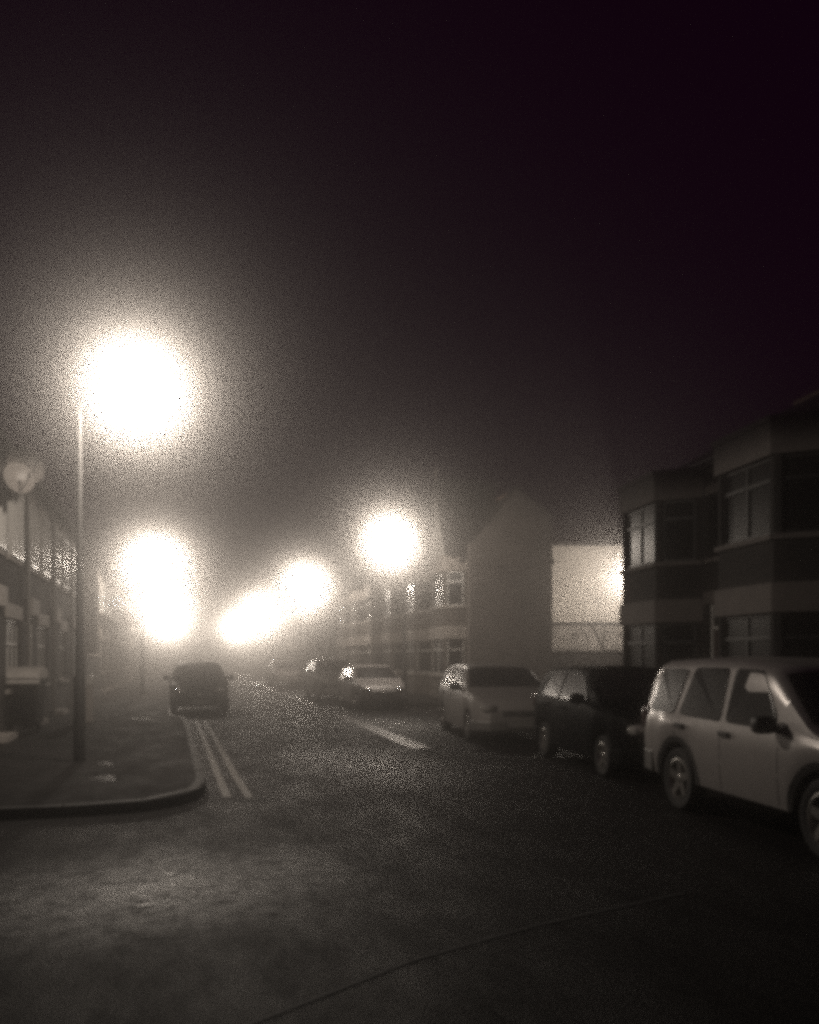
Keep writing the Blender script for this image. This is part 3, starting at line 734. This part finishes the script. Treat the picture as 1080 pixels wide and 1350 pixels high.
    MB().box(-xf - 0.074, -xf - 0.064, -0.26, 0.26, c.bz[1] - 0.12, c.bz[1] - 0.01).build('number_plate', M['plate'], root)
def suv():
    L, Wd = 4.38, 1.80
    return Car(L=L, W=Wd, sm=0.05, wr=0.98, wf=3.54, rad=0.355, rim=0.235, ar=0.435, tumble=0.24, spokes=5, spw=(0.045, 0.035), flare=True,
        top=[(0, 0.98), (0.015, 1.05), (0.17, 1.63), (0.30, 1.71), (1.2, 1.74), (1.95, 1.725), (2.35, 1.69), (2.62, 1.65), (3.30, 1.12), (3.42, 1.06), (4.12, 0.96), (4.33, 0.86), (L, 0.70)],
        plan=[(0, 0.78), (0.05, 0.84), (0.25, 0.885), (0.7, 0.90), (3.6, 0.90), (4.05, 0.87), (4.28, 0.79), (L, 0.66)],
        belt=[(0, 1.06), (3.2, 1.02), (L, 0.95)], sill=[(0, 0.42), (0.5, 0.36), (3.9, 0.34), (L, 0.36)],
        windows=[[(0.28, 1.10), (0.86, 1.09), (1.02, 1.60), (0.40, 1.60)], [(1.00, 1.09), (1.86, 1.07), (1.86, 1.62), (1.17, 1.62)], [(1.98, 1.07), (2.86, 1.06), (2.80, 1.22), (2.46, 1.60), (1.98, 1.62)]],
        ws=(2.70, 3.28), rw=(1.12, 1.58, 0.06, 0.17), hl=0.80, hls=(0.16, 0.17, 0.085), tl=1.0, mir=(2.84, 1.08), mirm='plastic',
        handles=[(1.10, 0.97), (2.02, 0.95)], hm='plastic', doors=[0.92, 1.92, 2.92], gz=(0.66, 0.80), grm='alloy', bz=(0.36, 0.60), bm='silver_dull', pz=0.45)
def hatch(L=4.1, Wd=1.72, H=1.46, bm='black_paint', spokes=7, grm='plastic', nose=0.92):
    k = H / 1.46; q = L / 4.1
    T = lambda tab: [(x * q, z * k) for x, z in tab]
    return Car(L=L, W=Wd, sm=0.07, wr=0.72 * q, wf=(L - 0.80 * q), rad=0.305, rim=0.195, ar=0.37, tumble=0.36, spokes=spokes, spw=(0.025, 0.02), flare=False,
        top=T([(0, 0.86), (0.03, 0.96), (0.30, 1.32), (0.50, 1.42), (1.3, 1.46), (2.0, 1.45), (2.35, 1.41), (3.15, 0.98), (3.3, 0.93), (3.85, 0.80), (4.03, 0.70), (4.1, 0.58)]),
        plan=[(0, Wd / 2 - 0.16), (0.06, Wd / 2 - 0.08), (0.4, Wd / 2 - 0.01), (0.9, Wd / 2), (L - 1.0, Wd / 2), (L - 0.45, Wd / 2 - 0.04), (L - 0.15, Wd / 2 - 0.15), (L, Wd / 2 - 0.34)],
        belt=[(0, 0.95 * k), (3.0 * q, nose * k), (L, 0.80 * k)], sill=[(0, 0.30), (0.5, 0.24), (L - 0.5, 0.22), (L, 0.24)],
        windows=[[(0.62 * q, 0.99 * k), (1.45 * q, 0.97 * k), (1.45 * q, 1.35 * k), (0.85 * q, 1.33 * k)], [(1.52 * q, 0.97 * k), (2.72 * q, 0.96 * k), (2.32 * q, 1.30 * k), (1.95 * q, 1.36 * k), (1.52 * q, 1.36 * k)]],
        ws=(2.40 * q, 3.10 * q), rw=(1.0 * k, 1.32 * k, 0.10 * q, 0.30 * q), hl=0.66 * k, hls=(0.20, 0.17, 0.085), tl=0.88 * k, mir=(2.62 * q, 0.98 * k), mirm=bm,
        handles=[(0.98 * q, 0.86 * k), (1.78 * q, 0.84 * k)], hm=bm, doors=[1.48 * q, 2.68 * q], gz=(0.50 * k, 0.60 * k), grm=grm, bz=(0.24, 0.46), bm=bm, pz=0.33)
def place_car(name, label, cat, cspec, paint, x, y, heading, group='cars parked along the street'):
    """heading: world angle of the car's nose (local +x)"""
    o = empty(name, label, cat, (x, y, 0), heading, group)
    build_car(o, cspec, paint); return o
toB = R(-90) + BT
# car centres: wheels of the off-roader at B(4.65, 9.1) and B(4.65, 6.6)
cx = B(5.52, 7.95)
place_car('off_roader', 'silver five-door off-roader with alloy wheels parked at the right edge', 'car', suv(), 'silver', *cx, toB + R(0.5))
place_car('parked_car', 'black people carrier with one gleaming headlight between two silver cars', 'car', hatch(4.2, 1.78, 1.60, 'black_paint', 5, 'plastic'), 'black_paint', *B(5.72, 13.2), toB)
place_car('parked_car', 'dull silver rounded hatchback beyond the black people carrier', 'car', hatch(4.5, 1.90, 1.60, 'silver_dull', 7, 'silver_dull', 0.93), 'silver_mid', *B(5.20, 19.1), toB + R(-1.5))
place_car('parked_car', 'pale car parked beside the pole of the right street lamp', 'car', hatch(4.1, 1.76, 1.50, 'silver_dull', 7), 'pale_paint', 6.62, 29.9, R(-90))
place_car('parked_car', 'taller pale car tucked behind the one by the right lamp pole', 'car', hatch(4.3, 1.76, 1.72, 'silver_dull', 7), 'silver_dull', 6.30, 36.4, R(-90))
place_car('parked_car', 'pale car farthest up the right kerb, faint in the fog', 'car', hatch(4.2, 1.78, 1.58, 'silver_dull', 7), 'pale_paint', 6.55, 55.2, R(-90))
place_car('parked_car', 'dark hatchback facing us, parked half on the left pavement past the yellow lines', 'car', hatch(4.2, 1.84, 1.60, 'black_paint', 7, 'alloy'), 'black_paint', 0.68, 29.5, R(-90))

# ------------------------------------------------------------ left pavement furniture
def wheeled_bin(x, y, rz, label):
    b = empty('wheeled_bin', label, 'bin', (x, y, KH), rz, 'large wheeled bins by the left terrace')
    w, d, h = 1.25, 0.95, 1.15
    f = MB(); vs = [(-w / 2 + 0.08, -d / 2 + 0.08, 0.18), (w / 2 - 0.08, -d / 2 + 0.08, 0.18), (w / 2 - 0.08, d / 2 - 0.08, 0.18), (-w / 2 + 0.08, d / 2 - 0.08, 0.18),
                    (-w / 2, -d / 2, h), (w / 2, -d / 2, h), (w / 2, d / 2, h), (-w / 2, d / 2, h)]
    f.add(vs, [(0, 3, 2, 1), (4, 5, 6, 7), (0, 1, 5, 4), (1, 2, 6, 5), (2, 3, 7, 6), (3, 0, 4, 7)])
    for k in (-0.35, 0, 0.35): f.box(k - 0.04, k + 0.04, -d / 2 - 0.01, d / 2 + 0.01, 0.35, h - 0.08)
    f.build('bin_body', M['bin'], b, bevel=0.02)
    lid = MB(); n = 8; vs = []; fs = []
    for i in range(n + 1):
        a = math.pi * i / n
        for xx in (-w / 2 - 0.02, w / 2 + 0.02): vs.append((xx, -math.cos(a) * (d / 2 + 0.03), h + 0.03 + 0.24 * math.sin(a)))
    for i in range(n): fs.append((2 * i, 2 * i + 1, 2 * i + 3, 2 * i + 2))
    fs += [tuple(range(0, 2 * n + 2, 2)), tuple(range(1, 2 * n + 2, 2))[::-1], (0, 2 * n, 2 * n + 1, 1)]
    lid.add(vs, fs).build('lid', M['bin_lid'], b, smooth=True)
    MB().box(-w / 2 - 0.03, w / 2 + 0.03, -d / 2 - 0.07, -d / 2 - 0.012, h - 0.09, h + 0.0).build('rim_bar', M['bin_lid'], b, bevel=0.01)
    for sx in (-1, 1):
        for sy in (-1, 1):
            MB().lathe([(0.001, -0.02), (0.09, -0.02), (0.09, 0.02), (0.001, 0.02)], 14, Matrix.Translation((sx * (w / 2 - 0.16), sy * (d / 2 - 0.16), 0.09)) @ Matrix.Rotation(R(90), 4, 'X')).build('wheel', M['rubber'], b)
        MB().tube([(sx * (w / 2 + 0.06), -0.2, h - 0.15), (sx * (w / 2 + 0.06), 0.2, h - 0.15)], [0.02, 0.02], 8).build('handle', M['lamp_grey'], b)
    return b
wheeled_bin(*K(-8.55, 18.6), -YAW + R(12), 'large dark wheeled bin with domed lid, next to the nearest lamp post')
wheeled_bin(*K(-9.85, 18.3), -YAW + R(12), 'large dark wheeled bin cut by the left edge of the picture')
px, py = K(-8.1, 21.6)
bo = empty('marker_post', 'short square pale post with a lighter cap right of the nearest lamp post', 'post', (px, py, KH), -YAW)
MB().box(-0.17, 0.17, -0.12, 0.12, 0, 0.92).build('shaft', M['stone'], bo, bevel=0.02)
MB().box(-0.19, 0.19, -0.14, 0.14, 0.92, 1.16).build('cap', M['upvc'], bo, bevel=0.03)
def sat_dish(x, y, z, r, label):
    d = empty('satellite_dish', label, 'satellite dish', (x, y, z), 0, 'satellite dishes on the left terrace')
    T = Matrix.Translation((0.45, 0, 0.05)) @ Matrix.Rotation(R(38), 4, 'Z').inverted() @ Matrix.Rotation(R(78), 4, 'Y')
    T = Matrix.Translation((0.45, 0, 0.05)) @ Matrix.Rotation(R(-55), 4, 'Z') @ Matrix.Rotation(R(80), 4, 'Y')
    prof = [(0.001, 0), (r * 0.4, 0.02), (r * 0.75, 0.07), (r, 0.125), (r, 0.135), (r * 0.75, 0.08), (r * 0.4, 0.03), (0.001, 0.01)]
    MB().lathe(prof, 28, T).build('reflector', M['dish'], d, smooth=True)
    MB().tube([(0, 0, -0.2), (0.25, 0, -0.2), (0.42, 0.02, 0.02)], [0.02, 0.02, 0.02], 8).build('bracket', M['lamp_grey'], d)
    MB().tube([T @ Vector((r * 0.9, 0, 0.1)), T @ Vector((r * 0.5, 0, 0.45)), T @ Vector((0.05, 0, 0.55))], [0.012, 0.012, 0.03], 8).build('feed_arm', M['lamp_grey'], d)
sat_dish(-3.40, 18.5, 5.45, 0.38, 'round pale satellite dish high on the left terrace, fully in view')
sat_dish(-3.40, 17.75, 5.05, 0.30, 'smaller satellite dish cut by the left edge below the bigger dish')
# hanging sign far on the left
hs = empty('hanging_sign', 'dark blank board projecting from the hazy far left row', 'sign', (-3.5, 57.0, 0), 0)
MB().box(0.1, 1.25, -0.04, 0.04, 3.75, 4.6).build('board', M['sign'], hs, bevel=0.01)
MB().tube([(0.0, 0, 4.7), (1.35, 0, 4.7)], [0.025, 0.025], 8).build('bracket', M['lamp_grey'], hs)

# ------------------------------------------------------------ haze
hz_o = MB().box(-150, 150, -30, 260, -1.0, 10.6).build('haze', M['glass'])
hz_o.data.materials.clear()
hm = bpy.data.materials.new('fog'); hm.use_nodes = True
for n in list(hm.node_tree.nodes):
    if n.type != 'OUTPUT_MATERIAL': hm.node_tree.nodes.remove(n)
pvn = hm.node_tree.nodes.new('ShaderNodeVolumePrincipled')
pvn.inputs['Color'].default_value = (0.93, 0.91, 0.89, 1); pvn.inputs['Density'].default_value = FOG
pvn.inputs['Anisotropy'].default_value = 0.9833
out = [n for n in hm.node_tree.nodes if n.type == 'OUTPUT_MATERIAL'][0]
hm.node_tree.links.new(pvn.outputs[0], out.inputs['Volume'])
hz_o.data.materials.append(hm)
hz_o['kind'] = 'stuff'
